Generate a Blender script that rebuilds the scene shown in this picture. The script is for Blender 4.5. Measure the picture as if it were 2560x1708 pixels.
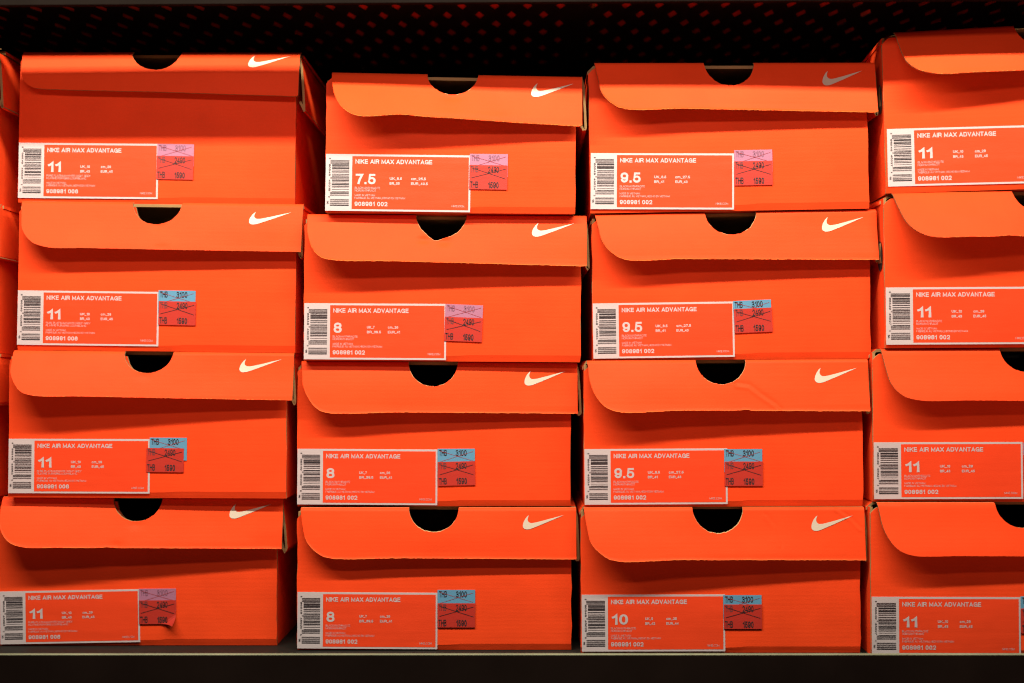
import bpy, bmesh, math, random
from mathutils import Vector, Matrix
from mathutils.geometry import tessellate_polygon

for o in list(bpy.data.objects):
    bpy.data.objects.remove(o)
S = bpy.context.scene
COL = S.collection
random.seed(7)

# ------------------------------------------------------------------ camera
FPX = 3413.0                       # focal length in pixels of a 2560 wide frame
CAM = Vector((0.0, -1.138, 1.2))
cd = bpy.data.cameras.new('camera')
cam = bpy.data.objects.new('camera', cd)
COL.objects.link(cam)
cd.sensor_width = 36.0
cd.lens = FPX / 2560.0 * 36.0
cd.clip_start = 0.02
cd.clip_end = 60.0
ROT = (Matrix.Rotation(math.atan(42 / FPX), 3, 'Z') @ Matrix.Rotation(math.pi / 2 + math.atan(78 / FPX), 3, 'X')
       @ Matrix.Rotation(-0.0026, 3, 'Z'))
cam.matrix_world = Matrix.Translation(CAM) @ ROT.to_4x4()
cd.dof.use_dof = True
cd.dof.focus_distance = 1.14
cd.dof.aperture_fstop = 3.2
S.camera = cam

# ------------------------------------------------------------------ light
w = bpy.data.worlds.new('World'); S.world = w; w.use_nodes = True
wn = w.node_tree.nodes; wl = w.node_tree.links
tcw = wn.new('ShaderNodeTexCoord'); sx_ = wn.new('ShaderNodeSeparateXYZ'); wl.new(tcw.outputs['Generated'], sx_.inputs[0])
mrw = wn.new('ShaderNodeMapRange'); wl.new(sx_.outputs['Z'], mrw.inputs[0])
mrw.inputs[1].default_value = -0.02; mrw.inputs[2].default_value = -0.13     # from the horizon down: a reddish glow added to lift the shelf holes
mrw.inputs[3].default_value = 0.018; mrw.inputs[4].default_value = 0.60
wn['Background'].inputs[0].default_value = (1.0, 0.36, 0.24, 1)
wl.new(mrw.outputs[0], wn['Background'].inputs[1])

def area_lamp(name, loc, target, sx, sy, power, color):
    l = bpy.data.lights.new(name, 'AREA'); l.shape = 'RECTANGLE'; l.size = sx; l.size_y = sy
    l.energy = power; l.color = color
    o = bpy.data.objects.new(name, l); COL.objects.link(o)
    o.location = loc
    o.rotation_euler = (Vector(target) - Vector(loc)).to_track_quat('-Z', 'Y').to_euler()
    return o
# the track light over the aisle, and the dimmer shop light further back
area_lamp('aisle_lamp', (-0.08, -0.38, 1.732), (-0.08, 0.0, 1.15), 1.35, 0.022, 16.6, (1.0, 0.885, 0.70))
area_lamp('shop_lamp', (-0.12, -0.53, 1.615), (-0.12, 0.0, 1.25), 0.75, 0.035, 1.80, (1.0, 0.74, 0.68))
S.view_settings.view_transform = 'Standard'
S.view_settings.look = 'None'
S.view_settings.gamma = 1.0
S.view_settings.exposure = 0.0
S.view_settings.use_curve_mapping = False
S.cycles.use_denoising = True
S.cycles.pixel_filter_type = 'BLACKMAN_HARRIS'
S.cycles.filter_width = 1.15
S.cycles.max_bounces = 10
S.cycles.diffuse_bounces = 5
S.cycles.sample_clamp_indirect = 6.0

def ray(px, py):
    return ROT @ Vector(((px - 1280) / FPX, (854 - py) / FPX, -1.0))
def P(px, py, Y):
    d = ray(px, py)
    return CAM + d * ((Y - CAM.y) / d.y)

# ------------------------------------------------------------------ materials
def new_mat(name):
    m = bpy.data.materials.new(name); m.use_nodes = True
    nt = m.node_tree
    return m, nt, nt.nodes['Principled BSDF']
def link(nt, a, b): nt.links.new(a, b)

def card(name, col, rough, corr, crease, mottle, spec=0.35):
    """printed corrugated board: slight mottle, flute lines, long soft creases"""
    m, nt, b = new_mat(name)
    N = nt.nodes
    tc = N.new('ShaderNodeTexCoord'); oi = N.new('ShaderNodeObjectInfo')
    off = N.new('ShaderNodeVectorMath'); off.operation = 'MULTIPLY_ADD'
    cmb = N.new('ShaderNodeCombineXYZ')
    for i in range(3): link(nt, oi.outputs['Random'], cmb.inputs[i])
    link(nt, cmb.outputs[0], off.inputs[0]); off.inputs[1].default_value = (7.3, 3.1, 5.7)
    link(nt, tc.outputs['Object'], off.inputs[2])
    n1 = N.new('ShaderNodeTexNoise'); n1.inputs['Scale'].default_value = 28; n1.inputs['Detail'].default_value = 5
    link(nt, off.outputs[0], n1.inputs['Vector'])
    n2 = N.new('ShaderNodeTexNoise'); n2.inputs['Scale'].default_value = 900; n2.inputs['Detail'].default_value = 2
    link(nt, off.outputs[0], n2.inputs['Vector'])
    add = N.new('ShaderNodeMath'); add.operation = 'MULTIPLY_ADD'; add.inputs[1].default_value = 0.45
    link(nt, n2.outputs[0], add.inputs[0]); link(nt, n1.outputs[0], add.inputs[2])
    mr = N.new('ShaderNodeMapRange'); mr.inputs[1].default_value = 0.4; mr.inputs[2].default_value = 1.05
    mr.inputs[3].default_value = 1 - mottle; mr.inputs[4].default_value = 1 + mottle
    link(nt, add.outputs[0], mr.inputs[0])
    mx = N.new('ShaderNodeVectorMath'); mx.operation = 'SCALE'; mx.inputs[0].default_value = col
    link(nt, mr.outputs[0], mx.inputs['Scale'])
    link(nt, mx.outputs[0], b.inputs['Base Color'])
    # flutes
    wv = N.new('ShaderNodeTexWave'); wv.bands_direction = 'Z'; wv.inputs['Scale'].default_value = 92
    wv.inputs['Distortion'].default_value = 1.2; wv.inputs['Detail'].default_value = 2
    link(nt, off.outputs[0], wv.inputs['Vector'])
    mp = N.new('ShaderNodeMapping'); mp.inputs['Scale'].default_value = (5.0, 1.0, 62.0)
    mp.inputs['Rotation'].default_value = (0, 0.03, 0)
    link(nt, off.outputs[0], mp.inputs['Vector'])
    n3 = N.new('ShaderNodeTexNoise'); n3.inputs['Scale'].default_value = 1.0; n3.inputs['Detail'].default_value = 4
    link(nt, mp.outputs[0], n3.inputs['Vector'])
    n4 = N.new('ShaderNodeTexNoise'); n4.inputs['Scale'].default_value = 17; n4.inputs['Detail'].default_value = 3
    link(nt, off.outputs[0], n4.inputs['Vector'])
    b1 = N.new('ShaderNodeBump'); b1.inputs['Strength'].default_value = 1.0; b1.inputs['Distance'].default_value = corr
    link(nt, wv.outputs['Fac'], b1.inputs['Height'])
    b2 = N.new('ShaderNodeBump'); b2.inputs['Strength'].default_value = 1.0; b2.inputs['Distance'].default_value = crease
    link(nt, n3.outputs[0], b2.inputs['Height']); link(nt, b1.outputs[0], b2.inputs['Normal'])
    b3 = N.new('ShaderNodeBump'); b3.inputs['Strength'].default_value = 1.0; b3.inputs['Distance'].default_value = crease * 3
    link(nt, n4.outputs[0], b3.inputs['Height']); link(nt, b2.outputs[0], b3.inputs['Normal'])
    b4 = N.new('ShaderNodeBump'); b4.inputs['Strength'].default_value = 1.0; b4.inputs['Distance'].default_value = 0.00008
    link(nt, n2.outputs[0], b4.inputs['Height']); link(nt, b3.outputs[0], b4.inputs['Normal'])
    link(nt, b4.outputs[0], b.inputs['Normal'])
    b.inputs['Roughness'].default_value = rough
    b.inputs['Specular IOR Level'].default_value = spec
    return m

ORANGE = (0.74, 0.060, 0.0125)
M_OR = card('orange_board', ORANGE, 0.52, 0.000015, 0.00036, 0.075, 0.06)
M_LO = card('label_orange', (0.70, 0.052, 0.012), 0.5, 0.0, 0.00045, 0.03, 0.2)
M_PA = card('label_paper', (0.45, 0.41, 0.43), 0.55, 0.0, 0.0004, 0.02)
M_LG = card('logo_white', (0.53, 0.485, 0.40), 0.5, 0.0, 0.0002, 0.02)
M_KR = card('kraft_board', (0.29, 0.185, 0.080), 0.8, 0.0, 0.0004, 0.2, 0.1)
M_TORN = card('torn_board', (0.55, 0.40, 0.20), 0.85, 0.0, 0.0005, 0.2, 0.1)
M_LITWORN = card('lit_worn_print', (0.73, 0.135, 0.028), 0.8, 0.0, 0.0004, 0.15, 0.1)  # paler orange paints the light caught on the flap's worn lower edge
M_BL = card('blue_sticker', (0.085, 0.26, 0.42), 0.5, 0.0, 0.0002, 0.03)
M_PK = card('pink_sticker', (0.33, 0.14, 0.235), 0.5, 0.0, 0.0002, 0.03)
M_RD = card('red_sticker', (0.40, 0.026, 0.016), 0.5, 0.0, 0.0002, 0.03)
def plain(name, col, rough=0.6, spec=0.3):
    m, nt, b = new_mat(name)
    N = nt.nodes
    n = N.new('ShaderNodeTexNoise'); n.inputs['Scale'].default_value = 260; n.inputs['Detail'].default_value = 3
    tc = N.new('ShaderNodeTexCoord'); link(nt, tc.outputs['Object'], n.inputs['Vector'])
    mr = N.new('ShaderNodeMapRange'); mr.inputs[3].default_value = 0.8; mr.inputs[4].default_value = 1.2
    link(nt, n.outputs[0], mr.inputs[0])
    mx = N.new('ShaderNodeVectorMath'); mx.operation = 'SCALE'; mx.inputs[0].default_value = col
    link(nt, mr.outputs[0], mx.inputs['Scale']); link(nt, mx.outputs[0], b.inputs['Base Color'])
    b.inputs['Roughness'].default_value = rough; b.inputs['Specular IOR Level'].default_value = spec
    return m
M_INK = plain('black_ink', (0.018, 0.016, 0.02))
M_FADE = plain('faded_ink', (0.13, 0.035, 0.04))
M_FAINT = plain('faint_ink', (0.20, 0.085, 0.14))
M_PEN = plain('red_pen', (0.32, 0.03, 0.03))
def steel(name, base, rough=0.6, spec=0.12):
    m, nt, b = new_mat(name)
    N = nt.nodes
    tc = N.new('ShaderNodeTexCoord')
    n = N.new('ShaderNodeTexNoise'); n.inputs['Scale'].default_value = 700; n.inputs['Detail'].default_value = 3
    link(nt, tc.outputs['Object'], n.inputs['Vector'])
    n2 = N.new('ShaderNodeTexNoise'); n2.inputs['Scale'].default_value = 14; n2.inputs['Detail'].default_value = 6
    link(nt, tc.outputs['Object'], n2.inputs['Vector'])
    mr = N.new('ShaderNodeMapRange'); mr.inputs[1].default_value = 0.3; mr.inputs[2].default_value = 0.75
    mr.inputs[3].default_value = 0.75; mr.inputs[4].default_value = 1.3
    link(nt, n2.outputs[0], mr.inputs[0])
    mx = N.new('ShaderNodeVectorMath'); mx.operation = 'SCALE'; mx.inputs[0].default_value = base
    link(nt, mr.outputs[0], mx.inputs['Scale']); link(nt, mx.outputs[0], b.inputs['Base Color'])
    bp = N.new('ShaderNodeBump'); bp.inputs['Strength'].default_value = 0.5; bp.inputs['Distance'].default_value = 0.00008
    link(nt, n.outputs[0], bp.inputs['Height']); link(nt, bp.outputs[0], b.inputs['Normal'])
    b.inputs['Roughness'].default_value = rough
    b.inputs['Specular IOR Level'].default_value = spec
    return m
M_ST = steel('black_steel', (0.012, 0.0115, 0.010))
M_RAIL = steel('rail_steel', (0.0060, 0.0044, 0.0036), 0.8, 0.03)
M_EDGE = steel('edge_highlight', (0.19, 0.225, 0.15))  # lighter green-grey paints the highlight along the lower rail's top

# ------------------------------------------------------------------ mesh helpers
class MB:
    def __init__(s): s.v = []; s.f = []; s.m = []
    def add(s, vs, fs, mi=0):
        b = len(s.v); s.v += [tuple(p) for p in vs]
        for k, f in enumerate(fs):
            s.f.append([i + b for i in f]); s.m.append(mi[k] if isinstance(mi, list) else mi)
    def quad(s, a, b, c, d, mi=0): s.add([a, b, c, d], [[0, 1, 2, 3]], mi)
    def box(s, x0, x1, y0, y1, z0, z1, mi=0):
        """mi: one index or [x-,x+,y-,y+,z-,z+]"""
        vs = [(x, y, z) for z in (z0, z1) for y in (y0, y1) for x in (x0, x1)]
        fs = [[0, 4, 6, 2], [1, 3, 7, 5], [0, 1, 5, 4], [2, 6, 7, 3], [0, 2, 3, 1], [4, 5, 7, 6]]
        s.add(vs, fs, mi)
    def build(s, name, mats, parent=None, smooth=False):
        me = bpy.data.meshes.new(name); me.from_pydata(s.v, [], s.f)
        for m in mats: me.materials.append(m)
        me.polygons.foreach_set('material_index', s.m)
        me.polygons.foreach_set('use_smooth', [bool(smooth)] * len(s.f))
        me.update()
        o = bpy.data.objects.new(name, me); COL.objects.link(o)
        if parent: o.parent = parent
        return o

def _arc(cx, cy, rx, ry, a0, a1, n=10, e=0.9):
    out = []
    for k in range(n + 1):
        t = math.radians(a0 + (a1 - a0) * k / n); c, q = math.cos(t), math.sin(t)
        out.append((cx + rx * math.copysign(abs(c) ** e, c), cy + ry * math.copysign(abs(q) ** e, q)))
    return out
# letters as strokes in a unit box: width, strokes (a closed stroke repeats its first point)
GL = {
 'A': (.98, [[(0, 0), (.5, 1), (1, 0)], [(.22, .27), (.78, .27)]]),
 'B': (.86, [[(.5, .53), (0, .53)], [(0, .53), (0, 1), (.58, 1)] + _arc(.58, .765, .36, .235, 90, -90, 6)[1:], [(0, .53), (0, 0), (.6, 0)] + _arc(.6, .265, .40, .265, -90, 90, 6)[1:]]),
 'C': (.94, [_arc(.5, .5, .5, .5, 32, 328, 18)]),
 'D': (.92, [[(0, 0), (0, 1), (.42, 1)] + _arc(.42, .5, .58, .5, 90, -90, 10)[1:] + [(0, 0)]]),
 'E': (.80, [[(1, 0), (0, 0), (0, 1), (.97, 1)], [(0, .52), (.9, .52)]]),
 'F': (.76, [[(0, 0), (0, 1), (1, 1)], [(0, .50), (.88, .50)]]),
 'G': (1.0, [_arc(.5, .5, .5, .5, 35, 345, 18) + [(.98, .46), (.56, .46)], [(1, .40), (1, 0)]]),
 'H': (.92, [[(0, 0), (0, 1)], [(1, 0), (1, 1)], [(0, .52), (1, .52)]]),
 'I': (.20, [[(.5, 0), (.5, 1)]]),
 'K': (.94, [[(0, 0), (0, 1)], [(1, 1), (0, .36)], [(.34, .60), (1, 0)]]),
 'L': (.76, [[(0, 1), (0, 0), (1, 0)]]),
 'M': (1.08, [[(0, 0), (0, 1), (.5, .10), (1, 1), (1, 0)]]),
 'N': (.92, [[(0, 0), (0, 1), (1, 0), (1, 1)]]),
 'O': (1.02, [_arc(.5, .5, .5, .5, 0, 360, 24)]),
 'P': (.84, [[(0, 0), (0, 1), (.58, 1)] + _arc(.58, .71, .42, .29, 90, -90, 8)[1:] + [(0, .42)]]),
 'Q': (1.02, [_arc(.5, .5, .5, .5, 0, 360, 24), [(.6, .25), (.98, -.02)]]),
 'R': (.90, [[(0, 0), (0, 1), (.6, 1)] + _arc(.6, .74, .38, .26, 90, -90, 8)[1:] + [(0, .48)], [(.55, .48), (.90, .30), (.97, 0)]]),
 'S': (.86, [_arc(.5, .75, .46, .25, 20, 270, 10) + _arc(.5, .25, .5, .25, 90, -160, 10)[1:]]),
 'T': (.84, [[(0, 1), (1, 1)], [(.5, 0), (.5, 1)]]),
 'U': (.92, [[(0, 1)] + _arc(.5, .38, .5, .38, 180, 360, 12) + [(1, 1)]]),
 'V': (.92, [[(0, 1), (.5, 0), (1, 1)]]),
 'W': (1.35, [[(0, 1), (.25, 0), (.5, 1), (.75, 0), (1, 1)]]),
 'X': (.92, [[(0, 0), (1, 1)], [(0, 1), (1, 0)]]),
 'Y': (.92, [[(0, 1), (.5, .42), (1, 1)], [(.5, .42), (.5, 0)]]),
 '0': (.72, [_arc(.5, .5, .5, .5, 0, 360, 20)]),
 '1': (.46, [[(0, .74), (.45, .80), (1, 1), (1, 0)]]),
 '2': (.74, [_arc(.5, .68, .48, .32, 170, -25, 10) + [(.02, 0), (1, 0)]]),
 '3': (.74, [_arc(.48, .755, .44, .245, 165, -90, 10) + [(.35, .51)], _arc(.48, .26, .52, .26, 90, -165, 10)]),
 '4': (.78, [[(.76, 0), (.76, 1), (0, .27), (1, .27)]]),
 '5': (.74, [[(.92, 1), (.18, 1), (.06, .48)] + _arc(.5, .31, .5, .31, 130, -160, 12)]),
 '6': (.74, [_arc(.5, .62, .46, .38, 25, 150, 6) + _arc(.5, .31, .5, .31, 180, 540, 16), [(.04, .72), (0, .31)]]),
 '7': (.72, [[(0, 1), (1, 1), (.55, .45), (.35, 0)]]),
 '8': (.74, [_arc(.5, .765, .45, .235, 0, 360, 16), _arc(.5, .265, .5, .265, 0, 360, 16)]),
 '9': (.74, [_arc(.5, .38, .46, .38, 205, 330, 6) + _arc(.5, .69, .5, .31, 0, 360, 16), [(.96, .28), (1, .69)]]),
 '.': (.20, [[(.5, 0), (.5, .02)]]),
 '/': (.50, [[(0, 0), (1, 1)]]),
 '-': (.45, [[(0, .45), (1, .45)]]),
 '_': (.62, [[(0, -.14), (1, -.14)]]),
 'c': (.72, [_arc(.5, .36, .5, .36, 38, 322, 12)]),
 'm': (1.10, [[(0, 0), (0, .72)], [(0, .45)] + _arc(.25, .47, .25, .25, 180, 0, 6) + [(.5, 0)], [(.5, .45)] + _arc(.75, .47, .25, .25, 180, 0, 6) + [(1, 0)]]),
}
_tc = {}
def text_mesh(s, bold):
    """a string as flat stroke quads, normalised: width 1, cap height 1, last item the true width"""
    k = (s, bold)
    if k in _tc: return _tc[k]
    t = .195 if bold >= .02 else (.165 if bold >= .008 else .105)
    x = 0.0; vs = []; fs = []
    for ch in s:
        if ch == ' ': x += .44; continue
        w_, strokes = GL[ch]
        w_ *= .93
        for st in strokes:
            pts = [(x + t / 2 + u * (w_ - t), t / 2 + v * (1 - t)) for u, v in st]
            closed = math.hypot(pts[0][0] - pts[-1][0], pts[0][1] - pts[-1][1]) < 1e-6
            p = []
            for q in pts:
                if not p or math.hypot(q[0] - p[-1][0], q[1] - p[-1][1]) > 1e-6: p.append(q)
            if not closed:
                for e, f in ((0, 1), (-1, -2)):
                    dx, dy = p[e][0] - p[f][0], p[e][1] - p[f][1]; L = math.hypot(dx, dy)
                    p[e] = (p[e][0] + dx / L * t / 2, p[e][1] + dy / L * t / 2)
            n = len(p); b = len(vs)
            for i in range(n):
                if closed: a_, c_ = p[(i - 1) % (n - 1)] if i in (0, n - 1) else p[i - 1], p[(i + 1) % (n - 1)] if i in (0, n - 1) else p[i + 1]
                else: a_, c_ = p[max(i - 1, 0)], p[min(i + 1, n - 1)]
                if closed and i in (0, n - 1): a_, c_ = p[n - 2], p[1]
                d1 = Vector((p[i][0] - a_[0], p[i][1] - a_[1])); d2 = Vector((c_[0] - p[i][0], c_[1] - p[i][1]))
                if d1.length < 1e-9: d1 = d2
                if d2.length < 1e-9: d2 = d1
                d1 = d1.normalized(); d2 = d2.normalized()
                nrm = Vector((-d1.y - d2.y, d1.x + d2.x))
                if nrm.length < 1e-6: nrm = Vector((-d1.y, d1.x))
                nrm.normalize()
                m = min(1.0 / max(nrm.dot(Vector((-d1.y, d1.x))), .2), 2.2) * t / 2
                vs += [(p[i][0] + nrm.x * m, p[i][1] + nrm.y * m), (p[i][0] - nrm.x * m, p[i][1] - nrm.y * m)]
            fs += [[b + 2 * i + 1, b + 2 * i + 3, b + 2 * i + 2, b + 2 * i] for i in range(n - 1)]
        x += w_ + .115
    c0 = min(v[0] for v in vs); c1 = max(v[0] for v in vs)
    _tc[k] = ([((v[0] - c0) / (c1 - c0), v[1]) for v in vs], fs, c1 - c0)
    return _tc[k]

# ------------------------------------------------------------------ box parts
def catmull(pts, n=10):
    """centripetal spline through the points: no overshoot where the spacing changes"""
    P_ = [Vector(p) for p in pts]
    P_ = [P_[0] * 2 - P_[1]] + P_ + [P_[-1] * 2 - P_[-2]]
    out = []
    for i in range(1, len(P_) - 2):
        p0, p1, p2, p3 = P_[i - 1], P_[i], P_[i + 1], P_[i + 2]
        t0 = 0.0; t1 = t0 + (p1 - p0).length ** .5 + 1e-9; t2 = t1 + (p2 - p1).length ** .5 + 1e-9; t3 = t2 + (p3 - p2).length ** .5 + 1e-9
        for k in range(n):
            t = t1 + (t2 - t1) * k / n
            A1 = p0 * ((t1 - t) / (t1 - t0)) + p1 * ((t - t0) / (t1 - t0))
            A2 = p1 * ((t2 - t) / (t2 - t1)) + p2 * ((t - t1) / (t2 - t1))
            A3 = p2 * ((t3 - t) / (t3 - t2)) + p3 * ((t - t2) / (t3 - t2))
            B1 = A1 * ((t2 - t) / (t2 - t0)) + A2 * ((t - t0) / (t2 - t0))
            B2 = A2 * ((t3 - t) / (t3 - t1)) + A3 * ((t - t1) / (t3 - t1))
            out.append(tuple(B1 * ((t2 - t) / (t2 - t1)) + B2 * ((t - t1) / (t2 - t1))))
    out.append(tuple(P_[-2]))
    return out
def interp(tab, x):
    if x <= tab[0][0]: return tab[0][1]
    for i in range(1, len(tab)):
        if x <= tab[i][0]:
            a, b = tab[i - 1], tab[i]
            t = (x - a[0]) / max(b[0] - a[0], 1e-9)
            return a[1] + (b[1] - a[1]) * t
    return tab[-1][1]

def sheet(mb, xs, zb, zt, yf, t, rows=16):
    """a board between zb(x) and zt(x), front face on yf(x,z), thickness t. 0 = printed face, 1 = raw board"""
    n = len(xs); fr = []
    for x in xs:
        a, b = zb(x), zt(x)
        for j in range(rows):
            s = j / (rows - 1)
            s = s * s * (3 - 2 * s) * 0.5 + s * 0.5
            z = a + (b - a) * s
            fr.append((x, yf(x, z), z))
    bk = [(x, y + t, z) for x, y, z in fr]
    off = len(fr)
    fs = []; mi = []
    for i in range(n - 1):
        for j in range(rows - 1):
            a = i * rows + j; b = a + rows
            fs.append([a, b, b + 1, a + 1]); mi.append(0)
            fs.append([off + a, off + a + 1, off + b + 1, off + b]); mi.append(1)
        a = i * rows; b = a + rows
        fs.append([a, off + a, off + b, b]); mi.append(1)
        a += rows - 1; b += rows - 1
        fs.append([a, b, off + b, off + a]); mi.append(1)
    for j in range(rows - 1):
        fs.append([j, j + 1, off + j + 1, off + j]); mi.append(1)
        a = (n - 1) * rows + j
        fs.append([a, off + a, off + a + 1, a + 1]); mi.append(1)
    mb.add(fr + bk, fs, mi)

SWOOSH = [(352,185),(300,215),(240,260),(195,312),(150,370),(118,418),(90,470),(68,520),(55,570),(45,610),(42,645),(48,690),(62,722),(85,748),
 (115,772),(150,788),(190,797),(230,800),(280,800),(330,797),(380,790),(430,778),(560,738),(680,697),(800,655),(950,603),(1100,550),(1250,496),
 (1400,440),(1550,386),(1700,330),(1830,283),(1950,238),(2070,190),(1900,228),(1750,262),(1600,296),(1400,343),(1200,391),(1050,425),(900,457),
 (800,480),(700,500),(620,514),(550,523),(490,526),(450,525),(412,520),(380,509),(348,492),(320,469),(302,446),(290,420),(284,395),(283,370),(287,340),(295,310),(306,280),(320,250),(336,215)]
BARS = [(212,222,1),(232,240,1),(252,270,1),(283,302,1),(318,333,0),(347,370,0),(378,386,0),(396,403,0),(410,437,0),(450,468,0),(497,507,0),(517,526,0),
 (555,573,0),(601,610,0),(622,637,0),(650,657,1),(672,679,1),(692,700,0),(710,732,0),(755,763,0),(787,806,0),(815,821,0),(824,846,0),(870,880,0),
 (891,898,0),(908,914,0),(953,962,0),(1003,1010,0),(1020,1034,1),(1047,1065,1),(1088,1097,1),(1108,1115,1),(1200,1209,1),(1220,1231,1),
 (1253,1266,1),(1290,1299,1),(1310,1323,1),(1340,1368,1)]
BLK = ('BLACK/ANTHRACITE', 'NOIR/ANTHRACIT', '908981 002')
GRY = ('PURE PLATINUM/WHITE-WOLF GREY', 'PLATINE PUR/GRIS LOUP/BLANC', '908981 006')
SIZES = {'7.5': ('7.5', 'UK_6.5', 'BR_39', 'cm_25.5', 'EUR_40.5', BLK, '45019', '9'),
         '8': ('8', 'UK_7', 'BR_39.5', 'cm_26', 'EUR_41', BLK, '45020', '5'),
         '9.5': ('9.5', 'UK_8.5', 'BR_41', 'cm_27.5', 'EUR_43', BLK, '45024', '3'),
         '10': ('10', 'UK_9', 'BR_42', 'cm_28', 'EUR_44', BLK, '45025', '0'),
         '11b': ('11', 'UK_10', 'BR_43', 'cm_29', 'EUR_45', BLK, '45027', '4'),
         '11g': ('11', 'UK_10', 'BR_43', 'cm_29', 'EUR_45', GRY, '45063', '2')}
BOLD = 0.022
def make_label(parent, frame, size):
    """frame(u, v, d): local point of the label, u right and v down in 0..1, d metres in front of the board"""
    sz, uk, br, cm, eu, (c1, c2, st), code, chk = SIZES[size]
    LW, LH = frame.w, frame.h
    mb = MB()
    N = 12
    for i in range(N):
        a, b = i / N, (i + 1) / N
        mb.quad(frame(a, 1, .0003), frame(b, 1, .0003), frame(b, 0, .0003), frame(a, 0, .0003), 0)
    # paper edge
    for (p, q) in (((0, 0), (1, 0)), ((1, 0), (1, 1)), ((1, 1), (0, 1)), ((0, 1), (0, 0))):
        mb.quad(frame(*p, .0003), frame(*q, .0003), frame(*q, 0), frame(*p, 0), 0)
    mb.quad(frame(.183, .965, .00042), frame(.987, .965, .00042), frame(.987, .035, .00042), frame(.183, .035, .00042), 1)
    def txt(s, u, vb, cap, width=None, bold=BOLD, mi=0, d=.00054):
        g, fs, adv = text_mesh(s, bold)
        if width is None: width = adv * cap * LH / LW
        mb.add([frame(u + x * width, vb - y * cap, d + 4e-6 * (i % 13)) for i, (x, y) in enumerate(g)], fs, mi)
    txt('NIKE AIR MAX ADVANTAGE', .205, .167, .078, .53, .026)
    txt(sz, .208, .527, .182, {'11': .098, '7.5': .138, '9.5': .14, '8': .058, '10': .115}[sz], .026)
    txt(uk, .443, .447, .046, .0150 * len(uk) - .006)
    txt(br, .443, .532, .046, .0150 * len(br) - .006)
    txt(cm, .590, .447, .046, .0150 * len(cm) - .002)
    txt(eu, .590, .532, .046, .0150 * len(eu) - .004)
    txt(c1, .203, .610, .036, .315 if len(c1) > 20 else .175, .004)
    txt(c2, .203, .657, .036, .285 if len(c1) > 20 else .148, .004)
    txt('MADE IN VIETNAM', .203, .738, .034, .140, .004)
    txt('FABRIQUE AU VIETNAM_HECHO EN VIETNAM', .203, .786, .034, .348, .004)
    txt(st, .203, .912, .076, .227, .024)
    txt('NIKE.COM', .873, .915, .036, .086, .004)
    rnd = random.Random(code)
    for k, (a, b, lg) in enumerate(BARS):
        if 4 <= k <= 27 and not lg: sh = rnd.uniform(-6, 6); a += sh; b += sh
        va, vb_ = (a - 60) / 1435, (b - 60) / 1435
        u0 = .032 if lg else .044
        mb.quad(frame(u0, vb_, .00045), frame(.1626, vb_, .00045), frame(.1626, va, .00045), frame(u0, va, .00045), 2)
    def vtxt(s, u, v0, v1, hh=.0125):
        g, fs, adv = text_mesh(s, .01)
        mb.add([frame(u + y * hh, v0 + x * (v1 - v0), .00045) for x, y in g], [list(reversed(f)) for f in fs], 2)
    vtxt('8', .0215, .070, .092); vtxt('86549', .0215, .178, .388); vtxt(code, .0215, .445, .655)
    vtxt(chk, .0200, .745, .768); vtxt('16', .0105, .822, .885)
    o = mb.build('size_label', [M_PA, M_LO, M_INK], parent)
    return o

def make_sticker(parent, frame, kind, label, curl=False):
    mat = {'blue': M_BL, 'pink': M_PK, 'red': M_RD}[kind]
    base = .0011 if kind == 'red' else .0007
    mb = MB(); N = 10
    def lift(u, v):
        if not curl: return 0.0
        d = max(0.0, (u + v) - 1.62)
        return d * d * .09
    g = [[frame(i / N, j / N, base + lift(i / N, j / N)) for j in range(N + 1)] for i in range(N + 1)]
    for i in range(N):
        for j in range(N):
            mb.quad(g[i][j + 1], g[i + 1][j + 1], g[i + 1][j], g[i][j], 0)
    for (p, q) in (((0, 0), (1, 0)), ((1, 0), (1, 1)), ((1, 1), (0, 1)), ((0, 1), (0, 0))):
        if curl and (p == (1, 1) or q == (1, 1)): continue
        mb.quad(frame(*p, base), frame(*q, base), frame(*q, 0), frame(*p, 0), 0)
    def txt(s, u0, u1, vb, cap, mi, bold):
        gg, fs, adv = text_mesh(s, bold)
        mb.add([frame(u0 + x * (u1 - u0), vb - y * cap, base + .00015 + lift(u0 + x * (u1 - u0), vb)) for x, y in gg], fs, mi)
    def stroke(a, b, wd, mi):
        ax, ay = a; bx, by = b
        dx, dy = (bx - ax) * frame.w, (by - ay) * frame.h
        L = math.hypot(dx, dy); nx, ny = -dy / L * wd / frame.w, dx / L * wd / frame.h
        mb.quad(frame(ax - nx, ay - ny, base + .00022), frame(ax + nx, ay + ny, base + .00022),
                frame(bx + nx, by + ny, base + .00022), frame(bx - nx, by - ny, base + .00022), mi)
    if kind == 'red':
        txt('THB', .03, .235, .30, .265, 2, .012)
        txt('2490', .48, .775, .315, .265, 1, .014)
        txt('THB', .025, .235, .945, .27, 1, .012)
        txt('1590', .495, .775, .955, .265, 1, .022)
        stroke((.05, .11), (.955, .56), .00018, 1); stroke((.05, .535), (.955, .15), .00018, 1)
    else:
        faint = 2 if kind == 'pink' else 1
        txt('THB', .04, .25, .315, .27, faint, .010)
        txt('3100', .485, .78, .32, .27, faint if kind == 'pink' else 1, .012)
        stroke((.07, .10), (.95, .53), .00012, 3); stroke((.07, .57), (.95, .12), .00012, 3)
    o = mb.build('price_sticker', [mat, M_INK, M_FAINT if kind == 'pink' else M_FADE, M_PEN], parent)
    o['label'] = label
    return o

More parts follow.
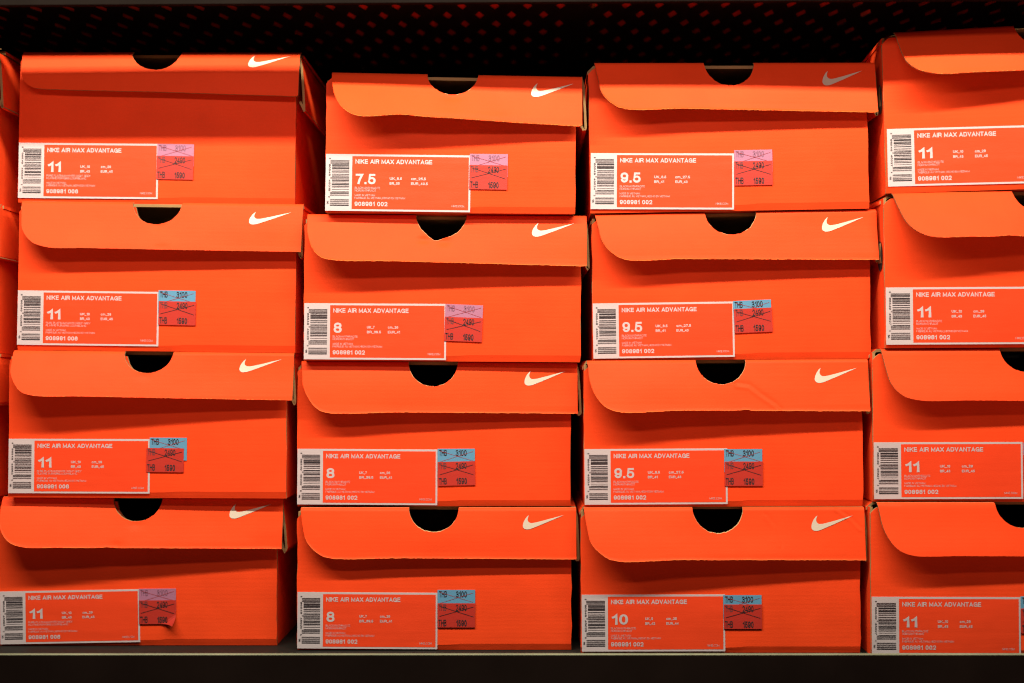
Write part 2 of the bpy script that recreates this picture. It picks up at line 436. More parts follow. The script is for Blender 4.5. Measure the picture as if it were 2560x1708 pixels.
class Frame:
    """maps label-like u,v to local box coordinates on the front plane"""
    def __init__(s, tl, ux, w, h):
        s.tl, s.w, s.h = tl, w, h
        s.ux = ux; s.vx = (ux[1], -ux[0])
    def __call__(s, u, v, d):
        return (s.tl[0] + s.ux[0] * u * s.w + s.vx[0] * v * s.h, -d, s.tl[1] + s.ux[1] * u * s.w + s.vx[1] * v * s.h)

BOXES = {}
T = 0.0026
def make_box(key, label, Y, bl, br, tl, tr, curve, fbr, notch, logo, lab, size, side, stickers=(), yaw=0.0,
             aL=.0125, aR=.0035, fold=.003, wob=.0, rag=.00012, depth=.335, below=None, floor=None, nshift=.0, tear=None,
             flare=0.0, vent=False, bump=None, dents=(), creases=(), rim=0, edge=0, group='orange shoe boxes stacked on the shelf'):
    A = P(*bl, Y); B = P(*br, Y)
    if yaw: B = P(*br, Y + yaw)
    if floor is not None: A.z = B.z = floor
    if below is not None:
        bx = BOXES[below]; A.z = bx['topz'](A.x); B.z = bx['topz'](B.x)
    ex = (B - A).normalized()
    ey = Vector((0, 1, 0)); ey = (ey - ex * ey.dot(ex)).normalized()
    ez = ex.cross(ey)
    W = (B - A).length
    def loc(px, py, yo=0.0):
        d = ray(px, py); o = A + ey * yo
        t = (o - CAM).dot(ey) / d.dot(ey)
        q = CAM + d * t - A
        return (q.dot(ex), q.dot(ez))
    root = bpy.data.objects.new('shoe_box', None); COL.objects.link(root)
    root.matrix_world = Matrix.Translation(A) @ Matrix((ex, ey, ez)).transposed().to_4x4()
    root['label'] = label; root['category'] = 'shoe box'; root['group'] = group
    root.empty_display_size = .05
    TL = loc(*tl); TR = loc(*tr)
    ztl = lambda x: TL[1] + (TR[1] - TL[1]) * (x - TL[0]) / (TR[0] - TL[0])
    hB = min(TL[1], TR[1]) - .0035
    hb = lambda x: ztl(x) - .0040
    # ---- front flap
    raw = [loc(*tl, 0.0)]
    hh = tr and (fbr[1] - tr[1])
    for (px, py) in curve + [fbr]:
        s = min(1.0, max(0.0, (py - tl[1]) / max(hh, 1)))
        tt = min(1, max(0, (px - tl[0]) / (tr[0] - tl[0])))
        raw.append(loc(px, py, -(aL + (aR - aL) * tt) * s))
    ncv = len(curve)
    tab = catmull(raw[:-1], 10)
    xr = max(TR[0], raw[-1][0])
    tab.append((raw[-1][0], raw[-1][1]))
    if TR[0] > raw[-1][0] + 1e-4:
        tab.append((TR[0], raw[-1][1] + .0012))
    fix = [tab[0]]
    for p in tab[1:]:
        fix.append((max(p[0], fix[-1][0] + 1e-5), p[1]))
    tab = fix; xr = tab[-1][0]
    def flap_off(px, py):
        t = min(1, max(0, (px - tl[0]) / (tr[0] - tl[0]))); sN = max(0, (py - (tl[1] + (tr[1] - tl[1]) * t)) / max(hh, 1))
        return -(T + .0006) - (aL + (aR - aL) * (t * t * (3 - 2 * t) * .5 + t * .5)) * min(sN, 1)
    n0 = loc(*notch[0:2]); n1 = loc(notch[2], notch[1]); nm = (notch[0] + notch[2]) / 2; nb = loc(nm, notch[3], flap_off(nm, notch[3]))
    xc, na = (n0[0] + n1[0]) / 2, (n1[0] - n0[0]) / 2
    ndep = ztl(xc) - nb[1]
    rj = random.Random(key)
    jit = [rj.uniform(-1, 1) for _ in range(400)]
    ph = rj.uniform(0, 6)
    def zb(x):
        z = interp(tab, x)
        k = x / .0016
        i = int(k); f = k - i
        z += rag * (jit[i % 400] * (1 - f) + jit[(i + 1) % 400] * f)
        if wob: z += wob * (math.sin(x * 46 + ph) + .6 * math.sin(x * 97 + 1.3 * ph)) * .5
        if bump:
            for bx_, bw, bh in bump:
                c = loc(bx_, fbr[1])[0]; z += bh * math.exp(-((x - c) / bw) ** 2)
        return min(z, ztl(x) - 1e-5)
    def notch_z(x, top, sh=0.0, grow=1.0, r=0.0):
        a = na * grow; u = (x - xc - sh) / a
        if abs(u) >= 1: return top
        d = ndep * grow * math.sqrt(1 - u * u)
        if r:
            k = x / .0011; i = int(k); f = k - i
            d += r * (jit[(i + 57) % 400] * (1 - f) + jit[(i + 58) % 400] * f)
        if tear and not sh:
            d += tear[1] * math.exp(-((x - loc(tear[0], notch[3])[0]) / (na * .30)) ** 2)
        return top - d
    ztf = lambda x: notch_z(x, ztl(x), 0, 1, rag * 2)
    def lean(x, z):
        t = min(1, max(0, (x - TL[0]) / (TR[0] - TL[0])))
        amp = aL + (aR - aL) * (t * t * (3 - 2 * t) * .5 + t * .5)
        h = max(ztl(x) - interp(tab, x), .01)
        s = (ztl(x) - z) / .037
        return amp * s, s
    dl = [(loc(px, py, flap_off(px, py)), rad, amp) for px, py, rad, amp in dents]
    cl = [([loc(px, py, flap_off(px, py)) for px, py in pl], wd, amp) for pl, wd, amp in creases]
    def rough_y(x, z):
        y = 0.0
        for (c, rad, amp) in dl:
            y += amp * math.exp(-(((x - c[0]) / rad) ** 2 + ((z - c[1]) / (rad * .6)) ** 2))
        for (pl, wd, amp) in cl:
            best = None
            for p, q in zip(pl, pl[1:]):
                dx, dz = q[0] - p[0], q[1] - p[1]; L2 = dx * dx + dz * dz
                t = max(0, min(1, ((x - p[0]) * dx + (z - p[1]) * dz) / L2))
                ex_, ez_ = x - p[0] - dx * t, z - p[1] - dz * t
                d = math.hypot(ex_, ez_); sg = 1 if dx * (z - p[1]) - dz * (x - p[0]) > 0 else -1
                if best is None or d < best[0]: best = (d, sg)
            d = best[0] * best[1] / wd
            y += amp * d * math.exp(-d * d) * 2
        return y
    def yf(x, z):
        o, s = lean(x, z)
        o -= rough_y(x, z) if (dl or cl) else 0
        d = ztl(x) - z
        y = -T - .0006 - o - .0010 * math.sin(math.pi * min(1, s)) * math.sin(x * 17 + ph)
        if d < fold: y += fold - math.sqrt(max(0, fold * fold - (fold - d) ** 2))
        if flare:
            e = z - zb(x)
            if e < .0022: y -= flare * (1 - e / .0022) ** 2
        return y
    xs = [p[0] for p in tab]
    for k in range(25):
        u = -math.cos(math.pi * k / 24); xs.append(xc + na * u)
    xs += [xc - na - 1e-5, xc + na + 1e-5]
    q = tab[0][0]
    while q < xr: xs.append(q); q += (.0007 if cl else .0012)
    xs = sorted(set(round(x, 7) for x in xs if tab[0][0] - 1e-9 <= x <= xr + 1e-9))
    mb = MB(); rows_ = 64 if (cl or edge or rim) else (30 if dl else 18)
    sheet(mb, xs, zb, ztf, yf, T, rows_)
    if rim:
        # board showing pale where the die cut round the thumb notch is worn
        k = 0
        for i in range(len(xs) - 1):
            for j in range(rows_ - 1):
                worn = abs(xs[i] - xc) < na * .97 and j == rows_ - 2 and jit[int(xs[i] / .0031) % 400] + .4 * jit[(i * 7 + 3) % 400] > 1 - 2 * rim
                if worn: mb.m[k] = 2
                k += 2
            k += 2
            if abs(xs[i] - xc) < na: mb.m[k - 1] = 2
    if edge:  # bright line of light painted along the lower edge, in broken runs
        k = 0
        for i in range(len(xs) - 1):
            if xs[i] > xs[0] + .004 and .5 * jit[int(xs[i] / .0044) % 400] + .5 * jit[(i * 3 + 11) % 400] > .75 - 1.9 * edge: mb.m[k] = 3
            k += 2 * (rows_ - 1) + 2
    flap = mb.build('front_flap', [M_OR, M_KR, M_TORN, M_LITWORN], root, True)
    try: flap.data.set_sharp_from_angle(angle=math.radians(38))
    except Exception: pass
    # ---- logo printed on the flap
    if logo:
        lm = flap_off((logo[0] + logo[2]) / 2, (logo[1] + logo[3]) / 2); lt, lb = loc(logo[0], logo[1], lm), loc(logo[2], logo[3], lm)
        sw, shh = lb[0] - lt[0], lt[1] - lb[1]
        sl = (TR[1] - TL[1]) / (TR[0] - TL[0])
        pts = [Vector(((x - 42) / 2028, (y - 185) / 615, 0)) for x, y in SWOOSH]
        bm = bmesh.new()
        vs = [bm.verts.new(p) for p in pts]
        for tri in tessellate_polygon([pts]):
            try: bm.faces.new([vs[i] for i in tri])
            except ValueError: pass
        bmesh.ops.subdivide_edges(bm, edges=[e for e in bm.edges if e.calc_length() > .06], cuts=3, use_grid_fill=True)
        bmesh.ops.triangulate(bm, faces=bm.faces)
        mb = MB(); idx = {}; vv = []
        for i, v in enumerate(bm.verts):
            idx[v] = i
            X = lt[0] + v.co.x * sw; Z = lt[1] - v.co.y * shh
            vv.append((X, yf(X, Z) - .00035, Z))
        ff = []
        for f in bm.faces:
            ids = [idx[v] for v in f.verts]
            a, b_, c = (vv[i] for i in ids[:3])
            cr = (b_[0] - a[0]) * (c[2] - a[2]) - (b_[2] - a[2]) * (c[0] - a[0])
            ff.append(ids if cr > 0 else ids[::-1])
        mb.add(vv, ff, 0)
        bm.free()
        mb.build('printed_logo', [M_LG], flap, True)
    # ---- body
    mb = MB()
    ear = .0065
    def bt(x):
        top = hb(x)
        if x < ear: top -= (.0050 + rj.uniform(0, .0004)) * (1 - x / ear) ** 1.6
        return notch_z(x, top, nshift or .0, 1.03 if not nshift else .99) if True else top
    def yb(x, z):
        r = .0017
        return r - math.sqrt(max(0, r * r - (r - z) ** 2)) if z < r else 0.0
    bx = [i * W / 90 for i in range(91)] + [ear * k / 8 for k in range(8)] + [xc + nshift + na * 1.03 * -math.cos(math.pi * k / 20) for k in range(21)]
    bx = sorted(set(round(x, 6) for x in bx if 1e-5 <= x <= W - 1e-4)); bx = [0.0] + bx + [W]
    bx = [x + (rag * .8 * rj.uniform(-1, 1) if 0 < i < len(bx) - 1 else 0) for i, x in enumerate(bx)]
    bx.sort()
    sheet(mb, bx, lambda x: 0.0, bt, yb, T, 14)
    # ragged cut ends of the front board
    nf = len(mb.v) // 2; rows = 14; ncol = len(bx)
    for side_c in (0, ncol - 1):
        for j in range(rows):
            for o_ in (0, nf):
                i = side_c * rows + j + o_
                v = mb.v[i]; mb.v[i] = (v[0] + rag * 2.2 * rj.uniform(-1, 1), v[1], v[2])
    D = depth
    mb.box(.0004, T, T + .0003, D, 0, hB, [0, 1, 1, 0, 1, 1])
    mb.box(W - T, W - .0004, T + .0003, D, 0, hB, [1, 0, 1, 0, 1, 1])
    mb.box(T, W - T, D - T, D, 0, hB, [0, 0, 1, 0, 1, 1])
    mb.box(T, W - T, T + .0003, D - T, 0.0003, T, [0, 0, 1, 0, 0, 1])
    if vent:
        # hand slot in the left side, its dark inside painted black, with its bent tab
        zc = hB * .62
        ring = [(-.0004, .0135 + .0075 * math.cos(a), zc + .0125 * math.sin(a)) for a in [2 * math.pi * k / 20 for k in range(20)]]
        mb.add(ring, [list(range(19, -1, -1))], 2)
        mb.add([(-.0006, .0075, zc - .006), (-.0006, .0195, zc - .006), (-.0011, .0175, zc + .0005), (-.0011, .0095, zc + .0005),
                (-.0006, .0085, zc + .0105), (-.0006, .0185, zc + .0105)], [[0, 1, 2, 3], [3, 2, 5, 4]], 1)
    mb.build('body', [M_OR, M_KR, M_INK], root, False)
    # ---- lid: top board, falling to the hinge on the left
    mb = MB()
    y0 = fold + .0075
    xl, xr_ = TL[0], TR[0]
    zl, zr = TL[1], TR[1]
    prof = [(xl, zl), (xr_, zr), (xr_, zr - T), (xl, zl - T), (-.0006, hb(0) - T - .001), (-.0006, hb(0) - .001)]
    yy = [y0, y0, y0, y0, y0 + .001, y0 + .001]
    n = len(prof)
    vs = [(x, yy[i], z) for i, (x, z) in enumerate(prof)] + [(x, D, z) for x, z in prof]
    fs = [[3, 2, 1, 0], [5, 4, 3, 0], [n, n + 1, n + 2, n + 3], [n, n + 3, n + 4, n + 5],
          [0, 1, n + 1, n], [1, 2, n + 2, n + 1], [2, 3, n + 3, n + 2], [3, 4, n + 4, n + 3], [4, 5, n + 5, n + 4], [5, 0, n, n + 5]]
    mb.add(vs, fs, [1, 1, 0, 0, 0, 0, 1, 1, 0, 0])
    mb.build('lid', [M_OR, M_KR], root)
    # ---- side flap hanging from the right edge of the lid, folded back on itself
    (sx0, sy0), (sx1, sy1), (vx, vy) = side
    a = loc(sx0, sy0, .003); b = loc(sx1, sy1, .003); v = loc(vx, vy, .003)
    inn = (v[0] - .0042, v[1] + .0085)
    th = .0020
    ctr = [(a[0] - .0012, a[1]), (a[0] + (b[0] - a[0]) * .3, a[1] + (b[1] - a[1]) * .2), (a[0] + (b[0] - a[0]) * .75, a[1] + (b[1] - a[1]) * .65),
           (b[0], b[1]), (b[0] - .0006, b[1] - .0018), v, inn]
    mb = MB(); outl = []; inl = []
    for i, p in enumerate(ctr):
        q0 = ctr[max(i - 1, 0)]; q1 = ctr[min(i + 1, len(ctr) - 1)]
        dx, dz = q1[0] - q0[0], q1[1] - q0[1]; L = math.hypot(dx, dz)
        nx, nz = dz / L, -dx / L           # towards the inside of the box
        outl.append(p); inl.append((p[0] + nx * th, p[1] + nz * th))
    # travelling down, the inside lies to the left
    ny = 12; ys = [.0012 + rj.uniform(0, .0006)] + [.004 + (D - .01) * k / (ny - 1) for k in range(ny)]
    m = len(ctr); vs = []
    for y in ys:
        e = rj.uniform(-.0003, .0003) * (y > .01)
        vs += [(p[0] + e, y, p[1]) for p in outl] + [(p[0] + e, y, p[1]) for p in inl]
    fs = []; mi = []
    K = 2 * m
    for r in range(len(ys) - 1):
        for i in range(m - 1):
            A0 = r * K + i; B0 = A0 + K
            fs.append([A0, A0 + 1, B0 + 1, B0]); mi.append(0)
            A1 = A0 + m; B1 = B0 + m
            fs.append([A1, B1, B1 + 1, A1 + 1]); mi.append(1)
        for i in (0, m - 1):
            A0 = r * K + i
            fs.append([A0, A0 + K, A0 + K + m, A0 + m]); mi.append(1)
    for r in (0, len(ys) - 1):
        for i in range(m - 1):
            A0 = r * K + i
            fs.append([A0, A0 + m, A0 + m + 1, A0 + 1]); mi.append(1)
    mb.add(vs, fs, mi)
    mb.build('side_flap', [M_OR, M_KR], root)
    # ---- label and stickers
    if lab:
        a = loc(*lab[0]); b = loc(*lab[1]); c = loc(*lab[2])
        lw = math.hypot(b[0] - a[0], b[1] - a[1]); ux = ((b[0] - a[0]) / lw, (b[1] - a[1]) / lw)
        lh = math.hypot(c[0] - a[0], c[1] - a[1])
        lh = min(lh, (a[1] - .0012)) 
        make_label(root, Frame((max(a[0], .0002), a[1]), ux, lw, lh), size)
    for (kind, px, py, rot, curl) in stickers:
        a = loc(px, py); r = math.radians(-rot)
        hgt = .0202 if kind == 'red' else .0192
        make_sticker(root, Frame(a, (math.cos(r), math.sin(r)), .0316, hgt), kind,
                     'red sticker with one price crossed out and the new price below' if kind == 'red' else kind + ' sticker with its price crossed out', curl)
    rx = root.matrix_world.copy()
    pL = rx @ Vector((TL[0], 0, TL[1])); pR = rx @ Vector((TR[0], 0, TR[1]))
    BOXES[key] = dict(root=root, topz=lambda X: pL.z + (pR.z - pL.z) * (X - pL.x) / (pR.x - pL.x) + .0003, pL=pL, pR=pR)
    return root

# ------------------------------------------------------------------ shelving unit
RAIL_Y = -0.080
Z_RB = P(1280, 6.0, RAIL_Y).z            # lower edge of the upper rail
RAIL_H = 0.0390
Z_PL = Z_RB + 0.039                      # perforated plate
FLOOR = P(350, 1614.5, 0.033).z          # deck the boxes stand on
Z_RT = FLOOR + 0.0155                    # upper edge of the lower rail
X0, X1 = -0.80, 0.85
unit = bpy.data.objects.new('shelving_unit', None); COL.objects.link(unit)
unit.location = (0, 0.2, FLOOR - .06)
unit['label'] = 'black steel shelving unit with perforated upper shelf, holding the stacks of orange boxes'
unit['category'] = 'shelving'
MI = Matrix.Translation(-unit.location)
def bevel(o, wdt):
    md = o.modifiers.new('bevel', 'BEVEL'); md.width = wdt; md.segments = 2; md.limit_method = 'ANGLE'
def under(mb):
    L = unit.location
    mb.v = [(a - L.x, b - L.y, c - L.z) for a, b, c in mb.v]; return mb
# upper shelf: perforated plate
COLP, ROWP = 0.02945, 0.0317
YR1 = CAM.y + (Z_PL - CAM.z) * FPX / (931 - 33.4)
XR1 = P(1279, 33.4, YR1).x
mb = MB()
hw, hl = .0050, .0154
for r in range(-2, 10):
    yc = YR1 + r * ROWP
    if yc + ROWP / 2 > .41: break
    k0 = int((X0 - XR1) / COLP) - 1
    for k in range(k0, k0 + 60):
        cx = XR1 + (k + (0.5 if r % 2 else 0.0)) * COLP
        if cx < X0 or cx > X1: continue
        a, b, c, d = (cx - COLP / 2, yc - ROWP / 2), (cx + COLP / 2, yc - ROWP / 2), (cx + COLP / 2, yc + ROWP / 2), (cx - COLP / 2, yc + ROWP / 2)
        q = [(p[0], p[1], Z_PL) for p in (a, b, c, d)]
        if r % 2 == 0 and k in (2, 2 + 24, 2 - 24):
            mb.quad(*q); continue
        hls = [(cx, yc - hl, Z_PL), (cx + hw, yc, Z_PL), (cx, yc + hl, Z_PL), (cx - hw, yc, Z_PL)]
        mb.add(q + hls, [[0, 1, 4], [1, 5, 4], [1, 2, 5], [2, 6, 5], [2, 3, 6], [3, 7, 6], [3, 0, 7], [0, 4, 7]], 0)
yfirst = YR1 - 2.5 * ROWP
mb.quad((X0, RAIL_Y + .0195, Z_PL), (X1, RAIL_Y + .0195, Z_PL), (X1, yfirst, Z_PL), (X0, yfirst, Z_PL))
upper = under(mb).build('upper_shelf', [M_ST], unit)
sol = upper.modifiers.new('thickness', 'SOLIDIFY'); sol.thickness = 0.0012; sol.offset = 1.0
mb = MB()
mb.box(X0, X1, RAIL_Y, RAIL_Y + .002, Z_RB, Z_RB + RAIL_H)
mb.box(X0, X1, RAIL_Y + .0021, RAIL_Y + .005, Z_RB + RAIL_H - .002, Z_RB + RAIL_H)
mb.box(X0, X1, RAIL_Y + .0021, RAIL_Y + .006, Z_RB, Z_RB + .0018)
for x in (X0, X1 - .004):
    mb.box(x, x + .004, RAIL_Y + .0071, .06, Z_RB + .004, Z_PL - .0003)
rail = under(mb).build('front_rail', [M_RAIL], upper); bevel(rail, .0006)
# lower shelf
mb = MB()
mb.box(X0, X1, RAIL_Y + .0072, .40, FLOOR - .0024, FLOOR - .0004)
lower = under(mb).build('lower_shelf', [M_ST], unit)
mb = MB()
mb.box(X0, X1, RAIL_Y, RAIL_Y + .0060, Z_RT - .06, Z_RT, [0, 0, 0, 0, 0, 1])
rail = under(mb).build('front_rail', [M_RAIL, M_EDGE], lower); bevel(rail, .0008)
mb = MB()
mb.box(X0, X1, .405, .410, FLOOR - .1, Z_PL + .25)
under(mb).build('back_panel', [M_ST], unit)
mb = MB(); mb.box(X0 - .03, X0 - .001, RAIL_Y + .02, .41, FLOOR - .1, Z_PL + .25)
under(mb).build('side_panel', [M_ST], unit)
mb = MB(); mb.box(X1 + .001, X1 + .03, RAIL_Y + .02, .41, FLOOR - .1, Z_PL + .25)
under(mb).build('side_panel', [M_ST], unit)

# ------------------------------------------------------------------ the boxes, stack by stack, from the bottom
# first full stack from the left
make_box('a4', 'orange shoe box at the bottom of the left stack, its red price sticker curling up', .033, (-2, 1616), (692, 1613.5), (11, 1241), (704, 1244),
         [(6, 1280), (4, 1308), (22, 1348), (55, 1365), (160, 1367.5), (400, 1369)], (706, 1371), (287, 1242, 409, 1304), (574, 1260, 679, 1296),
         ((0, 1479), (349, 1473), (1, 1615)), '11g', ((706, 1243), (720, 1370), (712, 1384)),
         [('pink', 348, 1472, -.4, False), ('red', 348.5, 1501, -.4, True)], floor=FLOOR, nshift=.0022, dents=[(290, 1364, .006, .0009), (660, 1362, .012, .0010), (340, 1312, .006, .0008)], edge=0.4, aL=0.0170, aR=0.0065, bump=[(285, .006, .0006)], flare=.0006)
make_box('a3', 'orange size 11 shoe box with red sticker set left over a blue one', .019, (20, 1234), (715, 1242), (38, 876), (733, 883),
         [(34, 905), (32, 934), (55, 978), (88, 989), (200, 991), (450, 996)], (732, 1001), (314, 875, 436, 933), (599, 898, 703, 931),
         ((21, 1097), (374, 1098), (20, 1233)), '11g', ((734, 885), (741, 1005), (735, 1014)),
         [('blue', 375, 1094, .2, False), ('red', 367.5, 1120, .5, False)], below='a4', nshift=.0018, dents=[(360, 940, .006, .0007), (120, 905, .012, .0005)], edge=0.3, aL=0.0200, aR=0.0070)
make_box('a2', 'orange size 11 shoe box second down in the left stack, stickers aligned', .019, (42, 868), (737, 875), (58, 503), (755, 511),
         [(57.5, 540), (60, 575), (84, 606), (121, 619), (220, 621.5), (450, 626)], (754, 631), (335, 506, 458, 561), (624, 530, 728, 563),
         ((43, 726), (396, 730), (42, 862)), '11g', ((755.5, 512), (757, 640), (752, 648)),
         [('blue', 397, 726, .4, False), ('red', 398, 753, .5, False)], below='a3', nshift=.0018, dents=[(404, 620, .006, .0006), (395, 566, .006, .0008)], aL=0.0140, aR=0.0080)
make_box('a1', 'orange shoe box topping the left stack, rolled flap crossed by a bright band', .030, (44, 498), (736, 507), (60, 127.5), (752, 129),
         [(56, 150), (54, 176), (66, 207), (88, 221), (146, 225.5), (400, 232)], (743, 243), (332, 128, 456, 175), (622, 139, 726, 171),
         ((44, 357), (393, 360), (44, 495)), '11g', ((755, 143), (764, 273), (760, 281)),
         [('pink', 394, 360, .2, False), ('red', 393, 390, .4, False)], below='a2', nshift=.0, aL=.0080, aR=.0065, fold=.0075)
# second stack
make_box('b4', 'orange size 8 shoe box at the bottom of the second stack', .014, (743, 1627), (1429, 1629), (753, 1269), (1440, 1269),
         [(755, 1292), (758, 1314), (769, 1353), (792, 1379), (821, 1393), (1000, 1394)], (1440, 1397), (1023, 1268, 1147, 1330), (1307, 1288, 1409, 1323),
         ((744, 1480), (1094, 1482), (744, 1621)), '8', ((1443, 1269), (1449, 1396), (1440, 1403)),
         [('blue', 1094, 1475, 0, False), ('red', 1094, 1508, 0, False)], floor=FLOOR, rim=.5, rag=.0002, flare=.0006, edge=0.6, aL=0.0065, aR=0.0032)
make_box('b3', 'orange size 8 shoe box third down in the second stack, red sticker tilted', .020, (743, 1262), (1427, 1266), (755, 903), (1443, 907),
         [(757, 932), (759, 961), (772, 993), (792, 1019), (816, 1031), (1000, 1030.5)], (1443, 1034), (1022, 905, 1145, 966), (1311, 928, 1414, 964),
         ((744, 1122), (1094, 1124), (743, 1261)), '8', ((1446, 908), (1454, 1032), (1445, 1040)),
         [('blue', 1094, 1122, 0, False), ('red', 1094, 1155, -1.3, False)], below='b4', rim=.35, rag=.0002, flare=.0006, edge=0.65, aL=0.0095, aR=0.0036)
make_box('b2', 'orange size 8 shoe box with a torn notch and a crooked pink sticker', .008, (759, 899), (1451, 904), (770, 536), (1466, 540),
         [(770, 560), (771, 584), (782, 620), (801, 642), (829, 651), (1000, 655)], (1463, 667), (1041, 538, 1167, 594), (1330, 558, 1435, 593),
         ((758, 758), (1113, 760), (759, 900)), '8', ((1467, 541), (1474, 668), (1468, 677)),
         [('pink', 1114, 760, 2, False), ('red', 1113, 792, 2, False)], below='b3', rag=.00022, tear=(1089, .0030), rim=.85, dents=[(1060, 600, .005, .0016), (1110, 604, .006, .0018)], edge=0.7, aL=0.0170, aR=0.0080, flare=.0005)
make_box('b1', 'small orange size 7.5 shoe box on top of the second stack, wavy flap edge', -.006, (813, 529), (1438, 539), (831, 181), (1455, 192),
         [(831.5, 190), (832, 200), (840, 243), (861, 275), (897, 294), (1000, 292), (1180, 303)], (1447, 318), (1069, 186, 1196, 237), (1328, 208, 1434, 244),
         ((813, 385), (1175, 389), (813, 527)), '7.5', ((1459, 193), (1467, 321), (1456, 328)),
         [('pink', 1175, 385, .2, False), ('red', 1174, 413, .6, False)], below='b2', rim=.3, dents=[(1131, 244, .006, .0016), (1120, 290, .012, -.0010), (1240, 300, .010, -.0007)], edge=0.4, aL=0.0260, aR=0.0065, wob=.0003, fold=.0045, bump=[(1015, .010, .0005), (1090, .012, -.0003)], flare=.0005)
# third stack
make_box('c4', 'orange shoe box at the bottom of the third stack, the only size 10 label', .002, (1453, 1631), (2152, 1631), (1459, 1269), (2158, 1267),
         [(1462, 1292), (1466, 1315), (1477, 1356), (1505, 1386), (1535, 1400), (1700, 1398)], (2162, 1399), (1730, 1268, 1856, 1334), (2028, 1289, 2133, 1327),
         ((1454, 1487), (1812, 1486), (1454, 1629)), '10', ((2160, 1268), (2171, 1395), (2162, 1404)),
         [('blue', 1808, 1488, 0, False), ('red', 1809, 1511, 0, False)], floor=FLOOR, rim=.5, rag=.0002, creases=[([(2090, 1272), (2124, 1296), (2150, 1322)], .0018, .00035), ([(1916, 1292), (1938, 1318), (1950, 1360)], .0022, .0002)], edge=0.7, aL=0.0130, aR=0.0045, flare=.0006)
make_box('c3', 'orange size 9.5 shoe box third down in its stack, flap nicked below the notch', .002, (1461, 1263), (2158, 1264), (1467, 902), (2167, 898),
         [(1470, 922), (1472, 945), (1484, 982), (1508, 1013), (1542, 1029), (1700, 1026)], (2172, 1028), (1738, 900, 1863, 961), (2036, 920, 2143, 957),
         ((1459, 1123), (1816, 1121), (1461, 1262)), '9.5', ((2168, 898), (2177, 1027), (2167, 1036)),
         [('blue', 1810, 1123, 0, False), ('red', 1811, 1154, 0, False)], below='c4', rim=.35, rag=.0002, creases=[([(1842, 962), (1872, 966), (1900, 988), (1936, 1012), (1950, 1026)], .0022, .0006)], edge=0.85, aL=0.0135, aR=0.0060, bump=[(1857, .005, .0009)], flare=.0006)
make_box('c2', 'orange size 9.5 shoe box second down in its stack, blue and red stickers tilted', .004, (1482, 898), (2177, 897), (1486, 536), (2184, 524),
         [(1490, 552), (1494, 568), (1505, 606), (1529, 634), (1563, 651), (1700, 649)], (2194, 651), (1761, 531, 1889, 587), (2054, 543, 2160, 579),
         ((1480, 759), (1833, 754), (1482, 897)), '9.5', ((2185, 526), (2197, 648), (2190, 657)),
         [('blue', 1832, 753, -2.3, False), ('red', 1834, 773, -2.0, False)], below='c3', rim=.3, rag=.0002, flare=.0006, edge=0.6, aL=0.0135, aR=0.0065)
make_box('c1', 'orange size 9.5 shoe box topping the third stack, pink sticker', -.003, (1477, 523), (2173, 520), (1485, 158), (2184, 157),
         [(1489, 180), (1494, 200), (1504, 236), (1529, 264), (1561, 277), (1700, 276)], (2185, 284), (1758, 158, 1883, 215), (2054, 178, 2157, 214),
         ((1477, 383), (1835, 384), (1478, 523)), '9.5', ((2186, 158), (2194.5, 284), (2188, 291)),
         [('pink', 1835, 376, 0, False), ('red', 1835, 404, 0, False)], below='c2', rag=.0002, edge=0.8, aL=0.0155, aR=0.0065, flare=.0013)
# fourth stack, cut by the right edge of the picture
make_box('d4', 'orange shoe box at the bottom of the right stack, blue sticker edge showing', -.010, (2179, 1645), (2892, 1645), (2191, 1256), (2900, 1257),
         [(2198, 1286), (2205, 1315), (2219, 1346), (2243, 1373), (2277, 1387), (2400, 1388.5)], (2902, 1391), (2485, 1257, 2612, 1320), (2780, 1278, 2886, 1314),
         ((2179, 1492), (2551, 1493), (2179, 1637)), '11b', ((2902, 1258), (2914, 1390), (2906, 1398)),
         [('blue', 2551, 1491, 0, False), ('red', 2551, 1521, 0, False)], floor=FLOOR, aL=0.0105, aR=0.0060)
make_box('d3', 'orange size 11 shoe box third down in the stack at the right picture edge', -.008, (2184, 1250), (2896, 1252), (2200, 872), (2906, 868),
         [(2206, 895), (2212, 919), (2226, 961), (2249, 986), (2288, 1000), (2420, 1001)], (2908, 1004), (2496, 870, 2622, 930), (2788, 890, 2894, 926),
         ((2184, 1106), (2556, 1105), (2184, 1248)), '11b', ((2908, 870), (2920, 1004), (2912, 1012)),
         [('blue', 2558.5, 1107, 0, False), ('red', 2558.5, 1138, 0, False)], below='d4', aL=0.0115, aR=0.0060)
make_box('d2', 'orange size 11 shoe box second down in the stack at the right picture edge', -.015, (2214, 864), (2924, 862), (2229, 484), (2936, 467),
         [(2236, 503), (2244, 522), (2264, 560), (2294, 584), (2329, 594.5), (2420, 594)], (2938, 592), (2526, 474, 2652, 532), (2818, 488, 2924, 524),
         ((2214, 719), (2584, 717), (2214, 862)), '11b', ((2938, 468), (2950, 594), (2942, 602)),
         [], below='d3', edge=0.3, aL=0.0230, aR=0.0100, vent=True, bump=[(2500, .008, .0010)])
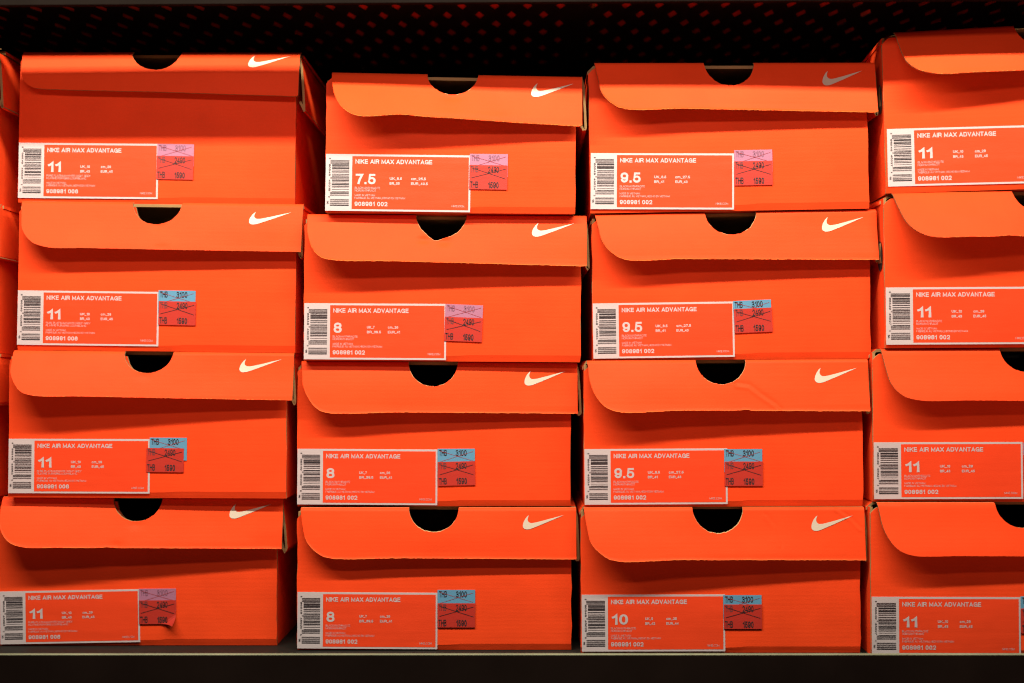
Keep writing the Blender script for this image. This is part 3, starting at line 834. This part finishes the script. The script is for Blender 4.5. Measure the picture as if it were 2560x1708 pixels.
make_box('d1', 'tallest orange shoe box topping the stack at the right picture edge', -.016, (2216, 469), (2926, 452), (2234, 82), (2938, 42),
         [(2239, 97), (2243, 112), (2259, 153), (2285, 177), (2336, 190), (2430, 187)], (2940, 165), (2531, 64, 2657, 118), (2818, 62, 2924, 98),
         ((2217, 323), (2588, 313), (2216, 467)), '11b', ((2940, 44), (2950, 165), (2942, 173)),
         [], below='d2', edge=0.3, aL=0.0240, aR=0.0100, vent=True, yaw=-.012)

def children(o): return list(o.children)
def copy_tree(o, parent=None):
    c = o.copy(); COL.objects.link(c)
    if parent:
        c.parent = parent; c.matrix_parent_inverse = o.matrix_parent_inverse.copy()
    for ch in children(o): copy_tree(ch, c)
    return c
bpy.context.view_layer.update()
# boxes of the next stack to the left: only their right sides reach into the picture
LB = ['orange shoe box cut by the left picture edge, lowest of its stack', 'orange shoe box cut by the left edge, beside the third box down',
      'orange shoe box cut by the left edge, beside the second box down', 'orange shoe box on top of the stack cut by the left picture edge']
zprev = FLOOR
for i, (src, px, py, Y) in enumerate([('a4', -30, 1245, .03), ('a3', -9, 905, .02), ('a2', -2, 548, .012), ('a1', -3, 176, .010)]):
    B = BOXES[src]
    c = copy_tree(B['root']); c['label'] = LB[i]
    tgt = P(px, py, Y)
    m = B['root'].matrix_world.copy(); sh = tgt - B['pR']
    m.translation = m.translation + Vector((sh.x, Y - B['root'].location.y, 0))
    m.translation.z = zprev
    c.matrix_world = m
    zprev = zprev + (max(B['pL'].z, B['pR'].z) - B['root'].matrix_world.translation.z) + .0004
    if abs(i) < 3: pass
# boxes standing on the perforated shelf above: seen only through its holes
UB = ['orange shoe box on the shelf above, leftmost of those seen through the perforations',
      'orange shoe box on the shelf above the left stack, showing only through the perforations',
      'orange shoe box on the shelf above the second stack, showing only through the perforations',
      'orange shoe box on the shelf above the third stack, showing only through the perforations',
      'orange shoe box on the shelf above the right stack, showing only through the perforations']
for i, (src, pl) in enumerate([('a3', -378), ('a2', 238), ('b3', 856), ('c3', 1464), ('d3', 2108)]):
    B = BOXES[src]; c = copy_tree(B['root']); c['label'] = UB[i]
    c['group'] = 'orange shoe boxes on the shelf above'
    x = P(pl, 100, 1.36 + CAM.y).x
    c.matrix_world = Matrix.Translation((x, -.012 + .002 * i, Z_PL + .0016))
